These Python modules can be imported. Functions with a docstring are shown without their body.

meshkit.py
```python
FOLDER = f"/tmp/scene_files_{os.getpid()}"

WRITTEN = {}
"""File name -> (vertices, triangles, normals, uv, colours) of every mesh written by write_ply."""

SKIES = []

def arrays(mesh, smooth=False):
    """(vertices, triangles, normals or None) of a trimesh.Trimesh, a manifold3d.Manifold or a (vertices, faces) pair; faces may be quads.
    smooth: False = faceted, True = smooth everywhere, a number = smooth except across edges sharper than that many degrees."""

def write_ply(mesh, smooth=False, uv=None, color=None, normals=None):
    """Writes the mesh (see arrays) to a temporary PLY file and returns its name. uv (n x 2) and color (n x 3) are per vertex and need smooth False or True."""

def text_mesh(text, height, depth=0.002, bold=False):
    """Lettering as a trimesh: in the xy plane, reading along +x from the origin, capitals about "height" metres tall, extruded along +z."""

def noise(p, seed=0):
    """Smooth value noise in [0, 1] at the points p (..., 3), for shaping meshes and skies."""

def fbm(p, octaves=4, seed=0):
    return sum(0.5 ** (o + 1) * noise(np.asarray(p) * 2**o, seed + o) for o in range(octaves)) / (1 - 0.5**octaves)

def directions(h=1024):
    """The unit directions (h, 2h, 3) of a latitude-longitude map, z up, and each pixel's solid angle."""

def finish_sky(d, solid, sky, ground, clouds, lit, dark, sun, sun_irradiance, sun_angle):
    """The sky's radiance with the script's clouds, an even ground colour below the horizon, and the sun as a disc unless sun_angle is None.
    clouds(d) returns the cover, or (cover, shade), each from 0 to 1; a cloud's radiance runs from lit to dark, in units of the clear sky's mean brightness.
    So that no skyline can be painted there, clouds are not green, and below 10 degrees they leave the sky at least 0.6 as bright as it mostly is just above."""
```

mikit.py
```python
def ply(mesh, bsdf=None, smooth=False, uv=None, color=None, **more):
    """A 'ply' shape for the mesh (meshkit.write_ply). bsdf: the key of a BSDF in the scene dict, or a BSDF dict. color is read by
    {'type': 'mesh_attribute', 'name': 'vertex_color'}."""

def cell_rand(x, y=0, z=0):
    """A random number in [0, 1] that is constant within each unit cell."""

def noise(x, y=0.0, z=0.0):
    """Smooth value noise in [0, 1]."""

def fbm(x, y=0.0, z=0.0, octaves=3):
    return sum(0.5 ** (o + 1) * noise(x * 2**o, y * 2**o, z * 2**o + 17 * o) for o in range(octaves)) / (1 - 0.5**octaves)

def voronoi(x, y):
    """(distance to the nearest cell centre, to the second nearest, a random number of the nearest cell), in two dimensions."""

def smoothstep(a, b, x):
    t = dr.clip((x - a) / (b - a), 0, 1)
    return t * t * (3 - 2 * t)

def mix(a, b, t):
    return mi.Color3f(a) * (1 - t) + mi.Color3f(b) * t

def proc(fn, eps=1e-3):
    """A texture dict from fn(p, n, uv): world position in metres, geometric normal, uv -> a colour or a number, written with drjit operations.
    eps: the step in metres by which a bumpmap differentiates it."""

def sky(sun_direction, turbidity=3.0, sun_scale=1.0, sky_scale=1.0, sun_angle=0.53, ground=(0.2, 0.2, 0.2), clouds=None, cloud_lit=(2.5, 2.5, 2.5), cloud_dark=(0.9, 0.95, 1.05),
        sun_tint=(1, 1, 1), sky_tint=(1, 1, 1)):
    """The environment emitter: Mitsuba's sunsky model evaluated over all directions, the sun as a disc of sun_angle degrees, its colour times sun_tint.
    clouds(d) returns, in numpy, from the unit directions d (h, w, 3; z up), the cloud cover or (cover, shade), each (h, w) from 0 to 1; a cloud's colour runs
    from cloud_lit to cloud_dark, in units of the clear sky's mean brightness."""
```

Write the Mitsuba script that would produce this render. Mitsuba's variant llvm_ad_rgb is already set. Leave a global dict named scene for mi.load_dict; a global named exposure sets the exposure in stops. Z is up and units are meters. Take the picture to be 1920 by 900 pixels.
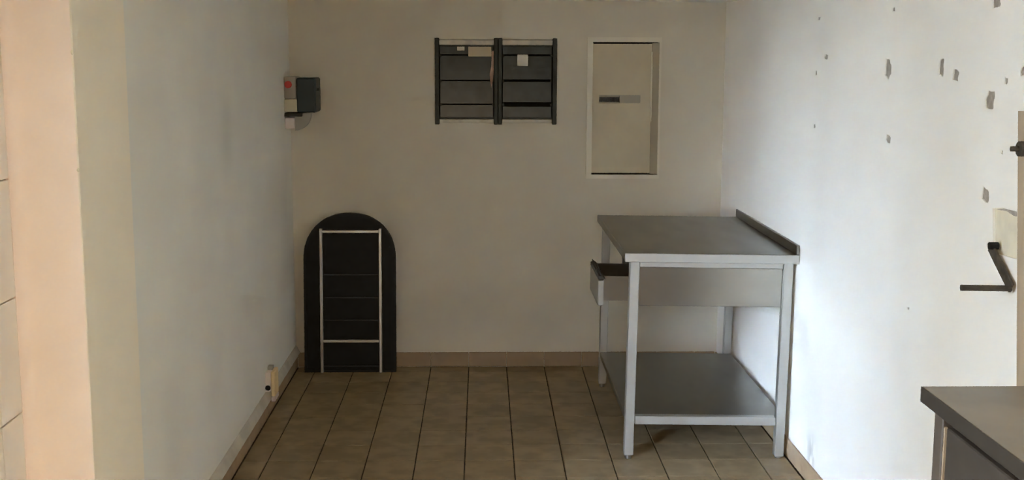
import math, random, numpy as np, trimesh, mitsuba as mi, drjit as dr, mikit
from shapely.geometry import Polygon, box as sbox
from mikit import proc, fbm, noise, smoothstep, mix
T = mi.ScalarTransform4f
random.seed(7)
scene, labels = {}, {}

# ------------------------------------------------------------------ camera, sky, lamp, exposure
exposure = 4.68
F, PITCH, YAW, ROLL, CAM_H = 2258.7, 0.1512, 0.02504, 0.00338, 1.75
fw = np.array([math.sin(YAW)*math.cos(PITCH), math.cos(YAW)*math.cos(PITCH), -math.sin(PITCH)])
rt = np.array([math.cos(YAW), -math.sin(YAW), 0.0]); up = np.cross(rt, fw)
rt, up = rt*math.cos(ROLL)+up*math.sin(ROLL), -rt*math.sin(ROLL)+up*math.cos(ROLL)
cam = np.array([0, 0, CAM_H])
scene['camera'] = {'type': 'perspective', 'fov': math.degrees(2*math.atan(960/F)), 'fov_axis': 'x', 'near_clip': 0.05, 'far_clip': 200,
                   'to_world': T().look_at(origin=cam.tolist(), target=(cam+fw).tolist(), up=up.tolist())}
scene['sky'] = mikit.sky([-0.2, -0.5, 0.84], turbidity=4.0, sun_scale=0.0, sky_scale=14.5, ground=(0.58, 0.47, 0.33), sky_tint=(0.94, 1.0, 1.08))
LAMP = (-0.25, 0.75, 1.985)                       # dome lamp under the ceiling, behind the photographer's head
LAMP_POWER = (5.2, 3.65, 1.9)

XL, XR, YB, ZC = -1.057, 1.342, 6.705, 2.05
RK = .0097                                         # the right wall opens slightly towards the front
def xr(y): return XR+RK*(YB-y)        # room
S, TX0, TY0 = 0.2152, -0.2919, 4.8606              # floor tile pitch and origin

# ------------------------------------------------------------------ helpers
def numbered(k):
    if k not in scene and k not in labels: return k
    n = 1
    while f'{k}_{n:03d}' in scene or f'{k}_{n:03d}' in labels: n += 1
    return f'{k}_{n:03d}'
def obj(name, mesh, bsdf, parent=None, smooth=False, **kw):
    key = numbered(name if parent is None else parent + '__' + name)
    scene[key] = mesh if isinstance(mesh, dict) else mikit.ply(mesh, bsdf, smooth=smooth, **kw)
    return key
def tag(key, label, cat=None, group=None, kind=None):
    d = {'label': label}
    if cat: d['category'] = cat
    if group: d['group'] = group
    if kind: d['kind'] = kind
    labels[key] = d
    return key
def thing(name, label, cat, group=None):
    return tag(numbered(name), label, cat, group)
def bx(x0, x1, y0, y1, z0, z1):
    m = trimesh.creation.box(extents=(x1-x0, y1-y0, z1-z0)); m.apply_translation(((x0+x1)/2, (y0+y1)/2, (z0+z1)/2)); return m
def cbx(x0, x1, y0, y1, z0, z1, c=0.003):
    """chamfered box: hull of the three slightly shrunk boxes"""
    p = []
    for a, b, d in ((c, c, 0), (c, 0, c), (0, c, c)):
        for x in (x0+a, x1-a):
            for y in (y0+b, y1-b):
                for z in (z0+d, z1-d): p.append((x, y, z))
    return trimesh.PointCloud(np.array(p)).convex_hull
def rshear(m):
    v = m.vertices.copy(); v[:, 0] += RK*(YB-v[:, 1]); m.vertices = v; return m
def cat(*ms): return trimesh.util.concatenate(list(ms))
def tube(pts, r, n=16):
    """round bar along a polyline, bends rounded by spheres"""
    ms = []
    pts = [np.array(q, float) for q in pts]
    for a, b in zip(pts, pts[1:]):
        ms.append(trimesh.creation.cylinder(radius=r, segment=(a, b), sections=n))
    for q in pts[1:-1]:
        s = trimesh.creation.icosphere(subdivisions=2, radius=r); s.apply_translation(q); ms.append(s)
    return cat(*ms)
def flatbar(a, b, w, t, nrm):
    """flat iron from a to b, width w in the plane normal to nrm, thickness t along nrm"""
    a, b, nrm = (np.array(v, float) for v in (a, b, nrm))
    d = b-a; L = np.linalg.norm(d); d /= L; nrm = nrm-d*(nrm@d); nrm /= np.linalg.norm(nrm); s = np.cross(nrm, d)
    m = cbx(0, L, -w/2, w/2, -t/2, t/2, min(w, t)*.18)
    M = np.eye(4); M[:3, 0], M[:3, 1], M[:3, 2], M[:3, 3] = d, s, nrm, a
    m.apply_transform(M); return m
def extrude_to(poly, depth, axis, at):
    """polygon extruded; axis 'y': polygon (x,z), slab from y=at to at+depth; axis 'x': polygon (y,z), slab from x=at to at+depth"""
    m = trimesh.creation.extrude_polygon(poly, depth, engine='earcut')
    v = m.vertices.copy()
    m.vertices = np.stack([v[:, 0], at+v[:, 2], v[:, 1]], 1) if axis == 'y' else np.stack([at+v[:, 2], v[:, 0], v[:, 1]], 1)
    m.fix_normals(); return m

# ------------------------------------------------------------------ materials
def principled(color, rough=.5, metallic=0., spec=.5, **kw):
    c = color if isinstance(color, dict) else {'type': 'rgb', 'value': list(color)}
    return {'type': 'twosided', 'b': {'type': 'principled', 'base_color': c, 'roughness': rough, 'metallic': metallic, 'specular': spec, **kw}}
def plaster(base, mottle=.05, scale=3.0, extra=None):
    b = mi.Color3f(*base) if False else base
    def col(p, n, uv):
        f = fbm(p.x*scale, p.y*scale, p.z*scale*.7, 4)
        c = mix(tuple(v*(1-mottle) for v in b), tuple(min(1, v*(1+mottle)) for v in b), smoothstep(.25, .75, f))
        return extra(p, c) if extra else c
    return col
def bump(inner, fn, scale, eps=.002):
    return {'type': 'twosided', 'b': {'type': 'bumpmap', 'arbitrary': proc(fn, eps), 'scale': scale, 'b': inner}}
def wallbsdf(col):
    return principled(proc(col), .75, spec=.25)

def back_marks(p, c):
    d = smoothstep(.5, .0, dr.abs(p.z-.30)/.5)*fbm(p.x*6, p.z*4, 3.0, 3)*.10
    return c*(1-d)
def left_marks(p, c):
    s = dr.exp(-(dr.square((p.y-5.02)/.12)+dr.square((p.z-1.42)/.16)))*.16
    e = dr.exp(-(dr.square((p.y-6.45)/.12)+dr.square((p.z-1.0)/.5)))*.10*fbm(p.y*9, p.z*7, 1., 3)
    return mix(c*(1-s), c*mi.Color3f(.9, .9, .72), s)*(1-e)
def right_marks(p, c):
    # vertical roller bands, grey scuffs and a scuff above the plinth
    band = (noise(p.y*5.0, 3.3, 1.1)-.5)*.05
    sc = dr.exp(-(dr.square((p.y-4.77)/.06)+dr.square((p.z-.13)/.07)))*.35*smoothstep(.3, .6, fbm(p.y*30, p.z*14, 2., 3))
    return c*(1+band)*(1-sc)
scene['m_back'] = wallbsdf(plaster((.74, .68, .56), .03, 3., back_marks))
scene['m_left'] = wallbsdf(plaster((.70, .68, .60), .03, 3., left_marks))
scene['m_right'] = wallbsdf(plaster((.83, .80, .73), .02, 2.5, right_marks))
scene['m_pier'] = wallbsdf(plaster((.78, .71, .57), .03))
scene['m_pier_front_lit'] = wallbsdf(plaster((.86, .73, .64), .03))  # lighter, pinker than the pier side: warm light put into the colour
scene['m_ceiling'] = wallbsdf(plaster((.70, .68, .62), .03))
scene['m_sky_blocker'] = wallbsdf(plaster((.62, .52, .40), .06))
scene['m_chip'] = principled(proc(plaster((.34, .30, .25), .18, 60.)), .9, spec=.2)
scene['m_mortar'] = principled(proc(plaster((.66, .60, .46), .06, 25.)), .9, spec=.2)
scene['m_grout'] = principled(proc(plaster((.060, .042, .026), .3, 20.)), .9, spec=.2)
TILE = [(.258, .182, .098), (.245, .171, .090), (.270, .192, .106), (.252, .178, .096)]
for i, b in enumerate(TILE):
    scene[f'm_tile_{i}'] = principled(proc(plaster(b, .10, 14.)), .38, spec=.3)
scene['m_plinth'] = principled(proc(plaster((.36, .25, .15), .08, 12.)), .4)
scene['m_skirt'] = principled(proc(plaster((.52, .47, .38), .08, 12.)), .7)
scene['m_wall_tile'] = principled(proc(plaster((.70, .65, .58), .03, 8.)), .22)
scene['m_wall_grout'] = principled((.26, .22, .18), .9)
def brushed(p, n, uv):
    f = fbm(p.x*9, p.y*9, p.z*9, 3)
    return mix((.42, .395, .35), (.48, .455, .41), f)
scene['m_steel'] = principled(proc(brushed), .23, metallic=1.)
scene['m_steel_leg'] = principled((.54, .52, .48), .42, metallic=.85)
scene['m_steel_top'] = principled(proc(lambda p, n, uv: mix((.225, .21, .18), (.27, .255, .22), fbm(p.x*14, p.y*5, p.z*9, 3))), .30, metallic=1.)
scene['m_plastic_black'] = principled((.008, .008, .008), .5, spec=.3)
scene['m_black_matt'] = principled(proc(plaster((.007, .0065, .006), .2, 30.)), .5, spec=.25)
scene['m_wire_dark'] = principled((.035, .035, .035), .4, metallic=.3)
scene['m_chrome'] = principled((.62, .61, .58), .28, metallic=.9)
scene['m_window_frame'] = principled((.020, .021, .012), .5)
scene['m_window_rail'] = principled(proc(plaster((.60, .55, .45), .12, 25.)), .6)
scene['m_blade'] = principled(proc(plaster((.036, .040, .034), .25, 12.)), .28, spec=.6)
scene['m_dark_void'] = principled((.035, .034, .028), .9)
scene['m_card'] = principled((.62, .52, .36), .8)
scene['m_paper'] = principled((.72, .68, .60), .8)
scene['m_pink_strip'] = principled(proc(plaster((.50, .34, .26), .2, 40.)), .8)
scene['m_cabinet_frame'] = principled((.82, .76, .63), .45)
scene['m_cabinet_panel'] = principled(proc(plaster((.66, .57, .41), .04, 9.)), .5)
scene['m_cabinet_reveal'] = principled((.50, .43, .31), .6)
scene['m_breaker_black'] = principled((.02, .016, .012), .4)
scene['m_breaker_grey'] = principled((.42, .37, .28), .5)
scene['m_teal'] = principled((.018, .030, .032), .35)
scene['m_red'] = principled((.55, .05, .04), .4)
scene['m_cream'] = principled((.62, .55, .40), .5)
scene['m_grey_plastic'] = principled((.38, .34, .27), .5)
scene['m_white_plastic'] = principled((.78, .68, .62), .5)
scene['m_socket'] = principled((.85, .66, .38), .45)
scene['m_iron'] = principled(proc(plaster((.068, .056, .040), .3, 50.)), .5, metallic=.3)
scene['m_counter_top'] = principled(proc(plaster((.185, .155, .115), .10, 6.)), .38)
scene['m_counter_edge'] = principled((.045, .038, .030), .45)
scene['m_counter_body'] = principled(proc(plaster((.11, .088, .068), .12, 8.)), .5)
scene['m_counter_panel'] = principled(proc(plaster((.06, .05, .04), .12, 8.)), .5)
def wood(p, n, uv):
    f = fbm(p.x*30+noise(p.z*3)*2, p.y*30, p.z*2.5, 3)
    return mix((.33, .25, .165), (.46, .36, .25), f)
scene['m_wood'] = principled(proc(wood), .6)
scene['m_lamp_base'] = principled((.8, .8, .78), .4)
scene['m_asphalt'] = principled((.30, .27, .22), .9)

# ------------------------------------------------------------------ floor
floor = obj('floor', bx(-1.45, 1.62, -1.65, 6.85, -.10, -.006), 'm_grout')
tag(floor, 'brown square ceramic floor tiles with dark joints', kind='structure')
J = .0055
def tile_mesh(x0, x1, y0, y1, dz):
    c = .0018
    lo = [(x0, y0, -.02), (x1, y0, -.02), (x1, y1, -.02), (x0, y1, -.02)]
    mid = [(x0, y0, -c+dz), (x1, y0, -c+dz), (x1, y1, -c+dz), (x0, y1, -c+dz)]
    top = [(x0+c, y0+c, dz), (x1-c, y0+c, dz), (x1-c, y1-c, dz), (x0+c, y1-c, dz)]
    v = np.array(lo+mid+top); f = []
    for a in (0, 4):
        for i in range(4):
            j = (i+1) % 4; f += [(a+i, a+j, a+4+j), (a+i, a+4+j, a+4+i)]
    f += [(8, 9, 10), (8, 10, 11)]
    return trimesh.Trimesh(v, np.array(f), process=False)
rest = []
for jy in range(-31, 9):
    y0, y1 = TY0+jy*S, TY0+(jy+1)*S
    y1 = min(y1, YB-.012)
    xl = XL+.012 if y0 > 3.1 else -1.205
    k0, k1 = math.floor((xl-TX0)/S), math.floor((xr(y0)-.012-TX0)/S)
    for k in range(k0, k1+1):
        x0, x1 = max(TX0+k*S, xl), min(TX0+(k+1)*S, xr(y1)-.012)
        if x1-x0 < .012 or y1-y0 < .012: continue
        m = tile_mesh(x0+J/2, x1-J/2, y0+J*.32, y1-J*.32, random.uniform(-.0008, .0006))
        if y0 > 2.6: obj('tile', m, f'm_tile_{random.choice((0, 0, 1, 2, 3))}', floor)
        else: rest.append(m)
tag(obj('tile_field', cat(*rest), 'm_tile_0', floor), 'brown floor tiles nearer than the counter', kind='stuff')

# ------------------------------------------------------------------ back wall with its two recesses
WIN = (-.260, .412, 1.381, 1.846)        # x0 x1 z0 z1
CAB = (.600, .985, 1.094, 1.838)
pw = sbox(-1.45, -.02, 1.60, 2.30) - sbox(*[WIN[0]+.004, WIN[2]+.004, WIN[1]-.004, WIN[3]-.004]) - sbox(CAB[0], CAB[2], CAB[1], CAB[3])
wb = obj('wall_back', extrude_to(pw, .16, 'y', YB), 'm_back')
tag(wb, 'white plastered back wall in dim light', kind='structure')
obj('backing', bx(-1.45, 1.60, YB+.16, YB+.20, -.02, 2.30), 'm_dark_void', wb)
# plinth tiles along the back wall
def plinth_run(name, a, b, axis, at, sgn, lab, h=.082, t=.010):
    """row of plinth tiles from a to b"""
    base = None; n0 = math.floor((a-(TX0 if axis == 'x' else TY0))/S); q = n0
    key = numbered(name)
    labels[key] = {'label': lab, 'kind': 'structure'}
    while True:
        o = (TX0 if axis == 'x' else TY0)+q*S
        s0, s1 = max(o+.0015, a), min(o+S-.0015, b)
        q += 1
        if o > b: break
        if s1-s0 < .02: continue
        lo, hi = sorted((at, at+sgn*t))
        m = cbx(s0, s1, lo, hi, 0, h, .0018) if axis == 'x' else cbx(lo, hi, s0, s1, 0, h, .0018)
        obj('plinth_tile', rshear(m) if name.endswith('right') else m, 'm_plinth', key)
plinth_run('baseboard_back', XL+.012, XR-.012, 'x', YB, -1, 'brown tile plinth along the back wall')
plinth_run('baseboard_left', 3.60, YB-.011, 'y', XL, 1, 'dark brown tile plinth along the left wall')
plinth_run('baseboard_right', 2.86, YB-.011, 'y', XR, -1, 'tile plinth along the bright right wall')

# ------------------------------------------------------------------ left wall, pier, tiled return wall with the doorway
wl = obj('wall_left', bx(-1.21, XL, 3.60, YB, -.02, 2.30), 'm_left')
tag(wl, 'grey-white plastered left wall, plain', kind='structure')
sk = trimesh.Trimesh(np.array([(XL, y, z) if k < 2 else (XL+d, y, z) for y in (3.60, YB-.011) for k, (d, z) in enumerate(((0, .082), (0, .128), (.006, .122), (.024, .085)))]),
                     np.array([(0, 1, 5), (0, 5, 4), (1, 2, 6), (1, 6, 5), (2, 3, 7), (2, 7, 6), (3, 0, 4), (3, 4, 7), (0, 3, 2), (0, 2, 1), (4, 5, 6), (4, 6, 7)]), process=False)
sk.fix_normals()
tag(obj('trim_1', sk, 'm_skirt'), 'cream mortar fillet above the left plinth', kind='structure')
PF, PX = 3.14, -1.045
prof = [(-1.23, PF-.0)]
for i in range(7):                        # cove where the pier front meets the tiled wall
    a = math.pi/2*i/6
    prof.append((-1.2145+.030*(1-math.cos(a))*0 + .030*math.sin(a)*1.0-.0, PF-.030*(math.cos(a))))
rag = [(PX-.004, PF), (PX, PF+.004)]
pp = Polygon([(-1.2145, PF-.030)]+[(-1.2145+.03-.03*math.cos(a), PF-.03+.03*math.sin(a)) for a in np.linspace(0, math.pi/2, 8)]+[(PX-.004, PF), (PX, PF+.004), (PX, 3.60), (-1.23, 3.60), (-1.23, PF-.03)])
pm = trimesh.creation.extrude_polygon(pp, 2.32, engine='earcut'); pm.apply_translation((0, 0, -.02))
# split: front (with cove) has warm light put into its colour, side does not
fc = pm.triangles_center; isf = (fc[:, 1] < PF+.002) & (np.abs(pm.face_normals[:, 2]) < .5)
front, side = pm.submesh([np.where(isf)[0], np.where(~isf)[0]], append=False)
pier = 'pillar_left'
labels[pier] = {'label': 'plastered pier at the near end of the left wall', 'kind': 'structure'}
obj('front', front, 'm_pier_front_lit', pier, smooth=50); obj('side', side, 'm_pier', pier)
labels[pier+'__front'] = {'label': 'front face with warm pinkish light put into its colour'}
# small plaster nicks along the arris
for z, h in ((1.757, .012), (1.455, .009)):
    nick = trimesh.creation.icosphere(subdivisions=1, radius=1.0); nick.apply_scale((.0045, .004, h*.6)); nick.apply_translation((PX-.0016, PF+.0015, z))
    obj('plaster_nick', nick, 'm_mortar', pier)
# tiled wall (x = -1.215) with a doorway to the courtyard at y 1.25 .. 2.40
DY0, DY1, DZ = 1.25, 2.35, 2.03
tw = Polygon([(-1.65, -.02), (PF+.3, -.02), (PF+.3, 2.30), (-1.65, 2.30)]) - sbox(DY0, -.03, DY1, DZ)
wt = obj('wall_tiled', extrude_to(tw, -.135, 'x', -1.222), 'm_wall_grout')
tag(wt, 'cream tiled wall at the left edge', kind='structure')
z0s = [1.435+.309*i for i in range(-5, 3)]
for yi, (ya, yb2) in enumerate(((2.972, 3.110), (2.663, 2.972), (2.354, 2.663))):
    for z in z0s:
        za, zb = max(z, .0), min(z+.309, ZC)
        if zb-za < .03: continue
        obj('tile', cbx(-1.224, -1.214, ya+.002, yb2-.002, za+.002, zb-.002, .0015), 'm_wall_tile', wt)

# ------------------------------------------------------------------ right wall: paint skin with chipped holes and a niche
# flaked spots on the wall face: centre along the wall, height, half width, half height (metres)
chips = [(4.068, 1.711, .037, .036), (3.604, 1.719, .021, .030), (3.493, 1.699, .025, .019), (3.249, 1.639, .029, .027), (3.158, 1.690, .011, .011), (3.250, 1.899, .030, .016),
         (4.034, 1.477, .023, .016), (3.245, 1.381, .026, .022), (4.789, 1.752, .025, .012), (4.920, 1.687, .019, .011), (4.040, 1.910, .013, .008), (4.912, 1.471, .019, .009),
         (3.766, .953, .014, .005), (3.156, 1.504, .008, .006), (4.907, 1.905, .019, .007), (3.069, 1.718, .014, .015)]
skin = sbox(-1.65, -.02, YB+.02, 2.30)
chip_polys = []
rng = np.random.default_rng(3)
for (cy, cz, ry, rz) in chips:
    pts = []
    for i in range(11):
        t = 2*math.pi*i/11; k = rng.uniform(.62, 1.15)
        sx = math.copysign(abs(math.cos(t))**.6, math.cos(t)); sz = math.copysign(abs(math.sin(t))**.6, math.sin(t))
        pts.append((cy+ry*k*sx, cz+rz*k*sz))
    p = Polygon(pts).buffer(0)
    if p.geom_type == 'Polygon' and p.bounds[3] < 2.2: chip_polys.append(p); skin = skin - p
niche = Polygon([(3.192, 1.349), (3.131, 1.358), (3.046, 1.359), (3.013, 1.238), (3.171, 1.231)])
skin = skin - niche
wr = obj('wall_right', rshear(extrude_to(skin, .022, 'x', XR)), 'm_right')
tag(wr, 'bright white plastered right wall with chipped paint', kind='structure')
obj('backing', rshear(bx(XR+.022, XR+.16, -1.65, YB+.02, -.02, 2.30)), 'm_chip', wr)
for p in chip_polys:
    obj('plaster_chip', rshear(extrude_to(p, .0185, 'x', XR+.0035)), 'm_chip', wr)
labels[wr+'__plaster_chip'] = {'label': 'grey patch where paint has flaked off'}
tag(obj('niche', rshear(extrude_to(niche, .015, 'x', XR+.007)), 'm_mortar', wr), 'shallow beige mortar recess')

painted_shade = Polygon([(3.186, 1.3475), (3.125, 1.357), (3.052, 1.3575), (3.050, 1.346), (3.075, 1.344), (3.120, 1.351)])  # thin dark patch painted as the shade below the recess top edge
tag(obj('mortar_crack', rshear(extrude_to(painted_shade, .0008, 'x', XR+.006)), 'm_chip', wr), 'dark strip painted as shade along the top of the recess')

# ------------------------------------------------------------------ ceiling, wall behind, courtyard ground, added sky-blocking walls
cv = np.array([(-1.5, -1.7, 2.066), (1.65, -1.7, 2.044), (1.65, 6.9, 2.044), (-1.5, 6.9, 2.066), (-1.5, -1.7, 2.32), (1.65, -1.7, 2.32), (1.65, 6.9, 2.32), (-1.5, 6.9, 2.32)])
ce = trimesh.Trimesh(cv, np.array([(0, 2, 1), (0, 3, 2), (4, 5, 6), (4, 6, 7), (0, 1, 5), (0, 5, 4), (1, 2, 6), (1, 6, 5), (2, 3, 7), (2, 7, 6), (3, 0, 4), (3, 4, 7)]), process=False)
tag(obj('ceiling', ce, 'm_ceiling'), 'plain white ceiling seen as a sliver above the back wall', kind='structure')
tag(obj('wall_front', bx(-1.40, 1.55, -1.75, -1.60, -.02, 2.06), 'm_right'), 'plain white wall behind the photographer', kind='structure')
tag(obj('ground_courtyard', bx(-9, -1.36, -9, 9, -.25, -.03), 'm_asphalt'), 'paved courtyard outside the side doorway', kind='structure')
tag(obj('wall_courtyard', bx(-4.2, -3.9, -0.85, 9, -.03, 5.0), 'm_sky_blocker'), 'added beige wall facing the side doorway, blocks part of the sky light', kind='structure')  # added out of view to block low sky from the near right wall

tag(obj('wall_outbuilding', bx(-2.68, -1.40, -.75, -.55, -.03, 3.5), 'm_sky_blocker'), 'added beige wall beyond the doorway that keeps sky light off the back wall', kind='structure')  # added out of view to cut direct sky towards the back wall

# ceiling lamp
lamp = thing('ceiling_lamp', 'round white dome lamp on the ceiling behind the photographer', 'lamp')
bm = trimesh.creation.cylinder(radius=.15, height=.02, sections=40); bm.apply_translation((LAMP[0], LAMP[1], 2.052)); obj('base', bm, 'm_lamp_base', lamp, smooth=40)
a = np.linspace(0, math.pi/2, 10)
dome = trimesh.creation.revolve(np.stack([.135*np.sin(a), -.075*np.cos(a)], 1), sections=40); dome.apply_translation((LAMP[0], LAMP[1], 2.041))
if dome.face_normals[0][2] > 0: dome.invert()
dk = obj('shade', dome, 'm_lamp_base', lamp, smooth=True)
scene[dk]['emitter'] = {'type': 'area', 'radiance': {'type': 'rgb', 'value': list(LAMP_POWER)}}

# ------------------------------------------------------------------ louvre window in the back wall
win = 'window_1'
labels[win] = {'label': 'small dark two-leaf glass louvre window high in the back wall', 'kind': 'structure'}
x0, x1, z0, z1 = WIN
xm0, xm1 = .0655, .110
for a, b in ((x0, x0+.024), (xm0, xm0+.0215), (xm0+.0225, xm1), (x1-.024, x1)):
    obj('post', cbx(a, b, YB-.016, YB+.05, z0-.004, z1+.004, .003), 'm_window_frame', win)
for a, b in ((x0+.024, xm0), (xm1, x1-.024)):
    obj('rail', cbx(a+.0005, b-.0005, YB-.006, YB+.03, z1-.034, z1-.006, .002), 'm_window_rail', win)
    obj('rail', cbx(a+.0005, b-.0005, YB-.008, YB+.03, z0+.004, z0+.024, .002), 'm_window_rail', win)
    for za, zb in ((z1-.044, z1-.034), (z0+.024, z0+.036)):
        obj('stop', cbx(a+.0005, b-.0005, YB+.000, YB+.03, za, zb, .001), 'm_window_frame', win)
    edges = [z1-.042, 1.757, 1.618, 1.487, z0+.034]
    gaps = [.0, .004, .006, .012, .0] if a > 0 else [.0, .003, .0025, .003, .0]
    for i in range(4):
        zt, zb = edges[i]-gaps[i], edges[i+1]+gaps[i+1]
        # tilted blade, lower edge swung out to the room
        m = cbx(a+.004, b-.004, -.003, .003, 0, zt-zb, .001)
        ang = -math.radians(6)
        m.apply_transform(trimesh.transformations.rotation_matrix(ang, (1, 0, 0)))
        m.apply_translation((0, YB+.007, zb)); obj('louvre_blade', m, 'm_blade', win)
    for zc in edges[1:4]:
        obj('clip', cbx(a+.0005, a+.012, YB+.006, YB+.028, zc-.010, zc+.006, .001), 'm_window_frame', win)
        obj('clip', cbx(b-.012, b-.0005, YB+.006, YB+.028, zc-.010, zc+.006, .001), 'm_window_frame', win)
def on_window(name, label, catg, xa, xb, za, zb, mat):
    return tag(obj(name, bx(xa, xb, YB+.002, YB+.003, za, zb), mat), label, catg)
on_window('sticker', 'tiny whitish sticker on the left louvre leaf of the window', 'sticker', -.1375, -.0965, 1.781, 1.803, 'm_paper')
on_window('card', 'beige card wedged at the top right of the left louvre leaf', 'card', -.076, .051, 1.749, 1.803, 'm_card')
on_window('paper_note', 'small square white paper note on the right louvre leaf', 'note', .194, .253, 1.698, 1.761, 'm_paper')
pts = [(.0525, 1.780), (.0645, 1.781), (.0645, 1.671), (.060, 1.621), (.0505, 1.577), (.0415, 1.650), (.0505, 1.697)]
tag(obj('tape_strip', extrude_to(Polygon(pts), -.001, 'y', YB+.0018), 'm_pink_strip'), 'torn pinkish tape strip hanging beside the window centre post', 'tape')

# ------------------------------------------------------------------ fuse cabinet
fc_ = thing('fuse_cabinet', 'cream recessed fuse cabinet with a narrow breaker window, on the back wall', 'fuse box')
x0, x1, z0, z1 = CAB
fo, fi = .020, .008
fr = sbox(x0-fo, z0-.018, x1+.003, z1+.018) - sbox(x0+.010, z0+.004, x1-.007, z1-.008)
obj('frame', extrude_to(fr, -.012, 'y', YB-.0005), 'm_cabinet_frame', fc_)
pan = sbox(x0+.012, z0+.012, x1-.045, z1-.017) - sbox(.650, 1.495, .880, 1.540)
obj('door', extrude_to(pan, .012, 'y', YB+.018), 'm_cabinet_panel', fc_)
obj('side_reveal', trimesh.PointCloud(np.array([(x1-.043, YB+.022, z) for z in (z0+.006, z1-.012)]+[(x1-.005, YB-.002, z) for z in (z0+.006, z1-.012)]+[(x1-.005, YB+.04, z) for z in (z0+.006, z1-.012)]+[(x1-.043, YB+.04, z) for z in (z0+.006, z1-.012)])).convex_hull, 'm_cabinet_reveal', fc_)
obj('hinge_bead', cbx(x1-.049, x1-.041, YB+.012, YB+.024, z0+.30, z1-.06, .002), 'm_cabinet_frame', fc_)
obj('back', bx(x0+.002, x1-.002, YB+.06, YB+.07, z0+.002, z1-.002), 'm_dark_void', fc_)
obj('blank_cover', cbx(.766, .880, YB+.022, YB+.030, 1.494, 1.541, .001), 'm_breaker_grey', fc_)
obj('breaker_tray', cbx(.649, .765, YB+.030, YB+.036, 1.494, 1.541, .001), 'm_breaker_grey', fc_)
for i in range(6):
    bxx = .651+i*.0188
    br = obj('breaker', cbx(bxx, bxx+.0172, YB+.021, YB+.030, 1.502, 1.528, .001), 'm_breaker_black', fc_)
    obj('toggle', cbx(bxx+.004, bxx+.013, YB+.012, YB+.021, 1.511, 1.519, .001), 'm_breaker_black', br)

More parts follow.
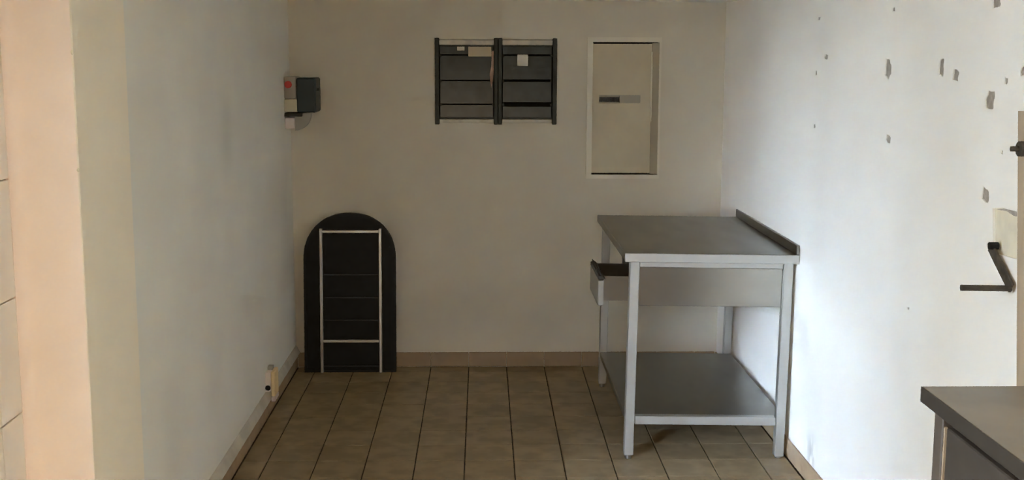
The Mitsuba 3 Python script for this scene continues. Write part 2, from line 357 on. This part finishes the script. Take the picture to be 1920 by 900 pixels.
# ------------------------------------------------------------------ switch box on the left wall near the corner
sb = thing('switch_box', 'electrical switch box with dark teal cover and red button, in the back left corner', 'switch box')
SY0, SY1 = 6.50, 6.66
W = XL+.0005
obj('body', cbx(W, -.992, SY0, SY1, 1.522, 1.640, .004), 'm_grey_plastic', sb)
rb = trimesh.creation.cylinder(radius=.019, height=.016, sections=28); rb.apply_transform(trimesh.transformations.rotation_matrix(math.pi/2, (1, 0, 0))); rb.apply_translation((-1.033, SY0-.007, 1.598)); obj('red_button', rb, 'm_red', sb, smooth=40)
obj('terminal_cover', cbx(W, -.985, SY0-.006, SY1, 1.452, 1.521, .004), 'm_cream', sb)
obj('dark_strip', cbx(W, -.962, SY0-.010, SY1, 1.428, 1.447, .002), 'm_breaker_black', sb)
obj('lower_base', cbx(W, -1.005, SY0, SY1-.03, 1.362, 1.421, .004), 'm_white_plastic', sb)
cv_ = cbx(-.990, -.886, SY0-.012, SY1+.02, 1.449, 1.634, .008)
obj('cover', cv_, 'm_teal', sb)
kn = trimesh.creation.cylinder(radius=.007, height=.016, sections=18); kn.apply_transform(trimesh.transformations.rotation_matrix(math.pi/2, (0, 1, 0))); kn.apply_translation((-.879, SY0+.03, 1.572)); obj('cover_screw', kn, 'm_teal', sb, smooth=40)
arc = []
for t in np.linspace(0, math.pi/2, 10):
    arc.append((-1.003+.085*math.cos(t), 1.445-.092*math.sin(t)))
lev = Polygon([(-1.003, 1.445)]+arc)
obj('curved_lug', extrude_to(lev, .05, 'y', SY0+.01), 'm_grey_plastic', sb)

# ------------------------------------------------------------------ black arched board with its frame
ab = thing('arched_board', 'black round-topped board with a silver ladder-like frame, leaning on the back wall', 'board')
def lean(m, yb=6.572, yt=6.640, h=.90):
    v = m.vertices.copy(); v[:, 1] += yb+(yt-yb)*v[:, 2]/h; m.vertices = v; return m
BX0, BX1, BH = -.992, -.482, .888
cx, R_ = (BX0+BX1)/2, (BX1-BX0)/2
RZ = .255
def arch(r_in, z_lo):
    pts = [(BX0+r_in, z_lo), (BX1-r_in, z_lo)]
    for t in np.linspace(0, math.pi, 41):
        pts.append((cx+(R_-r_in)*math.copysign(abs(math.cos(t))**.92, math.cos(t)), BH-RZ+(RZ-r_in)*math.sin(t)**.92))
    return Polygon(pts)
def yslab(poly, y0, y1):
    return extrude_to(poly, y1-y0, 'y', y0)
obj('panel', lean(yslab(arch(.010, .004), .006, .030)), 'm_black_matt', ab)
obj('rim', lean(yslab(arch(0, 0)-arch(.016, .016), .0, .036)), 'm_plastic_black', ab)
LX, RX_, tr = -.893, -.566, .0085
def ltube(p, r):
    return lean(tube([(x, y, z) for x, y, z in p], r, 14))
for x in (LX, RX_):
    obj('upright', lean(cbx(x-tr, x+tr, -.018, -.001, .001, .806, .003)), 'm_chrome', ab)
obj('crossbar', lean(cbx(LX+tr, RX_-tr, -.017, -.003, .780, .797, .003)), 'm_chrome', ab)
obj('crossbar', lean(cbx(LX+tr, RX_-tr, -.017, -.003, .170, .186, .003)), 'm_chrome', ab)
for z in (.548, .420, .294, .036):
    obj('rung', lean(cbx(LX+tr, RX_-tr, -.006, .004, z-.004, z+.004, .0015)), 'm_wire_dark', ab)

# ------------------------------------------------------------------ wall socket low on the left wall
so = thing('socket_box', 'small cream surface socket low on the left wall above the plinth', 'socket')
obj('body', cbx(XL+.0255, -1.012, 5.74, 5.84, .100, .225, .004), 'm_socket', so)
obj('back_box', cbx(XL+.0005, XL+.0250, 5.72, 5.84, .130, .225, .003), 'm_white_plastic', so)
obj('lower_cover', cbx(XL+.0255, -1.012, 5.735, 5.84, .076, .099, .003), 'm_white_plastic', so)
hp = trimesh.creation.cylinder(radius=.013, height=.006, sections=20); hp.apply_transform(trimesh.transformations.rotation_matrix(math.pi/2, (1, 0, 0))); hp.apply_translation((XL+.0135, 5.719, .150)); obj('socket_hole', hp, 'm_plastic_black', so)
obj('cable_entry', cbx(XL+.004, XL+.030, 5.77, 5.81, .226, .244, .003), 'm_grey_plastic', so)

# ------------------------------------------------------------------ stainless steel work table
wt_ = thing('work_table', 'stainless steel work table with open drawer, lower shelf and upstand, against the right wall', 'table')
TX, TXR, TYF, TYR, TZ = .594, 1.341, 5.04, 6.285, .921
TILT = .014                               # the table leans a little towards the wall
_obj = obj
def obj(name, mesh, bsdf, parent=None, smooth=False, **kw):
    if parent and parent.startswith(wt_) and not name == 'foot':
        v = mesh.vertices.copy(); v[:, 0], v[:, 2] = v[:, 0]+TILT*v[:, 2], v[:, 2]-TILT*(v[:, 0]-.975); mesh.vertices = v
    return _obj(name, mesh, bsdf, parent, smooth, **kw)
obj('worktop', cat(cbx(TX, TXR, TYF, TYR, TZ-.038, TZ, .004)), 'm_steel_top', wt_)
obj('front_edge', cbx(TX, TXR, TYF-.0045, TYF-.0002, TZ-.039, TZ-.001, .002), 'm_steel_leg', wt_)
obj('upstand', cbx(TXR-.014, TXR, TYF, TYR, TZ, TZ+.042, .003), 'm_steel_top', wt_)
LEG = .041
for lx in (.622, 1.287):
    for ly in (5.075, 6.312):
        top = TZ-.038 if ly < 6 else TZ-.038
        yy = ly if ly < 6 else 6.243
        lg = obj('leg', cbx(lx, lx+LEG, yy, yy+LEG, .014, TZ-.0385, .003), 'm_steel_leg', wt_)
        hf = .0150-TILT*(lx+LEG/2-.975); ft = trimesh.creation.cylinder(radius=.015, height=hf, sections=20); ft.apply_translation((lx+LEG/2, yy+LEG/2, hf/2+.0008)); obj('foot', ft, 'm_steel', lg, smooth=40)
obj('shelf', cbx(.6245, 1.326, 5.117, 6.242, .162, .190, .003), 'm_steel_top', wt_)
obj('shelf_rail', cbx(.6655, 1.2855, 5.078, 5.1165, .154, .192, .003), 'm_steel_leg', wt_)
obj('top_rail', cbx(.6655, 1.2855, 5.083, 5.113, TZ-.068, TZ-.0385, .002), 'm_steel_leg', wt_)
obj('apron', cbx(.6655, 1.2855, 5.092, 5.112, .682, TZ-.0685, .002), 'm_steel', wt_)
# drawer, pulled out a little towards the left
dw = obj('drawer', cat(bx(.570, 1.10, 5.640, 5.644, .594, .710), bx(.570, 1.10, 6.000, 6.004, .594, .710), bx(.570, 1.10, 5.640, 6.004, .592, .595), bx(1.096, 1.10, 5.640, 6.004, .594, .710)), 'm_steel', wt_)
obj('drawer_front', cbx(.541, .569, 5.615, 6.030, .572, .694, .003), 'm_steel_leg', dw)
obj('handle', cat(flatbar((.548, 5.822, .727), (.575, 5.822, .700), .415, .004, (1, 0, 1)), cbx(.541, .569, 5.615, 6.030, .6945, .717, .004)), 'm_counter_edge', dw)
obj('runner', cbx(.70, 1.15, 5.620, 5.638, .64, TZ-.0385, .002), 'm_steel', wt_)
obj('runner', cbx(.70, 1.15, 6.006, 6.024, .64, TZ-.0385, .002), 'm_steel', wt_)

# ------------------------------------------------------------------ counter at the right edge
co = thing('counter', 'dark counter with a grey top in the lower right corner', 'counter')
CX, CYF, CZ = 1.057, 2.782, .970
obj('countertop', bx(CX+.0005, XR-.001, .9, CYF-.0005, CZ-.036, CZ), 'm_counter_top', co)
obj('edge_band', cat(cbx(CX-.003, CX, .9, CYF+.002, CZ-.038, CZ-.0005, .001), cbx(CX, XR-.001, CYF-.0002, CYF+.002, CZ-.038, CZ-.0005, .001)), 'm_counter_edge', co)
obj('carcass', bx(CX+.048, XR-.012, .93, CYF-.045, .09, CZ-.0365), 'm_counter_panel', co)
obj('end_post', cbx(CX+.024, CX+.075, CYF-.075, CYF-.024, 0, CZ-.0365, .003), 'm_counter_body', co)
obj('end_panel', bx(CX+.0755, XR-.012, CYF-.044, CYF-.026, .02, CZ-.0365), 'm_counter_body', co)
obj('base', bx(CX+.06, XR-.013, .95, CYF-.08, .0, .089), 'm_counter_edge', co)
for ya, yb2 in ((2.30, 2.695), (1.88, 2.27), (1.46, 1.85)):
    d_ = obj('door', cbx(CX+.030, CX+.0475, ya, yb2, .12, CZ-.075, .003), 'm_counter_panel', co)
obj('bead', cbx(CX+.026, CX+.034, 2.697, 2.703, .02, CZ-.075, .001), 'm_wood', co)

# ------------------------------------------------------------------ timber post and iron fittings at the right edge
po = Polygon([(2.810, 0.0), (3.029, 1.618), (2.949, 1.618), (2.730, 0.0)])
tag(obj('wooden_post', rshear(extrude_to(po, -.010, 'x', XR-.0125)), 'm_wood'), 'brown wooden plank leaning on the wall at the far right edge', 'plank')
hk = thing('wall_bracket', 'black bent iron bracket on the right wall above the counter', 'bracket')
A, B = (1.3644, 3.163, 1.250), (1.3657, 3.024, 1.162)
d1 = np.array(B)-np.array(A)
obj('arm', flatbar(A, B, .030, .007, (1, 0, 0)), 'm_iron', hk)
obj('rod', tube([B, np.array(B)+[-.131, .0, .002]], .0080), 'm_iron', hk, smooth=40)
bo = trimesh.creation.cylinder(radius=.010, height=.024, sections=20); bo.apply_transform(trimesh.transformations.rotation_matrix(math.pi/2, (0, 1, 0))); bo.apply_translation((1.3635, 3.142, 1.255)); obj('bolt', bo, 'm_plastic_black', hk, smooth=40)
pn = thing('hinge_pin', 'black iron hinge pin on the brown plank at the right edge', 'hinge pin')
C = (1.348, 2.972, 1.527); XP = xr(C[1])
c0 = trimesh.creation.cylinder(radius=.019, height=.044, sections=24); c0.apply_transform(trimesh.transformations.rotation_matrix(math.pi/2, (0, 1, 0))); c0.apply_translation((XP-.0225, C[1]-.008, C[2])); obj('collar', c0, 'm_iron', pn, smooth=40)
obj('peg', tube([(XP-.0445, C[1]-.008, C[2]), (XP-.064, C[1]-.008, C[2])], .0065), 'm_iron', pn, smooth=40)
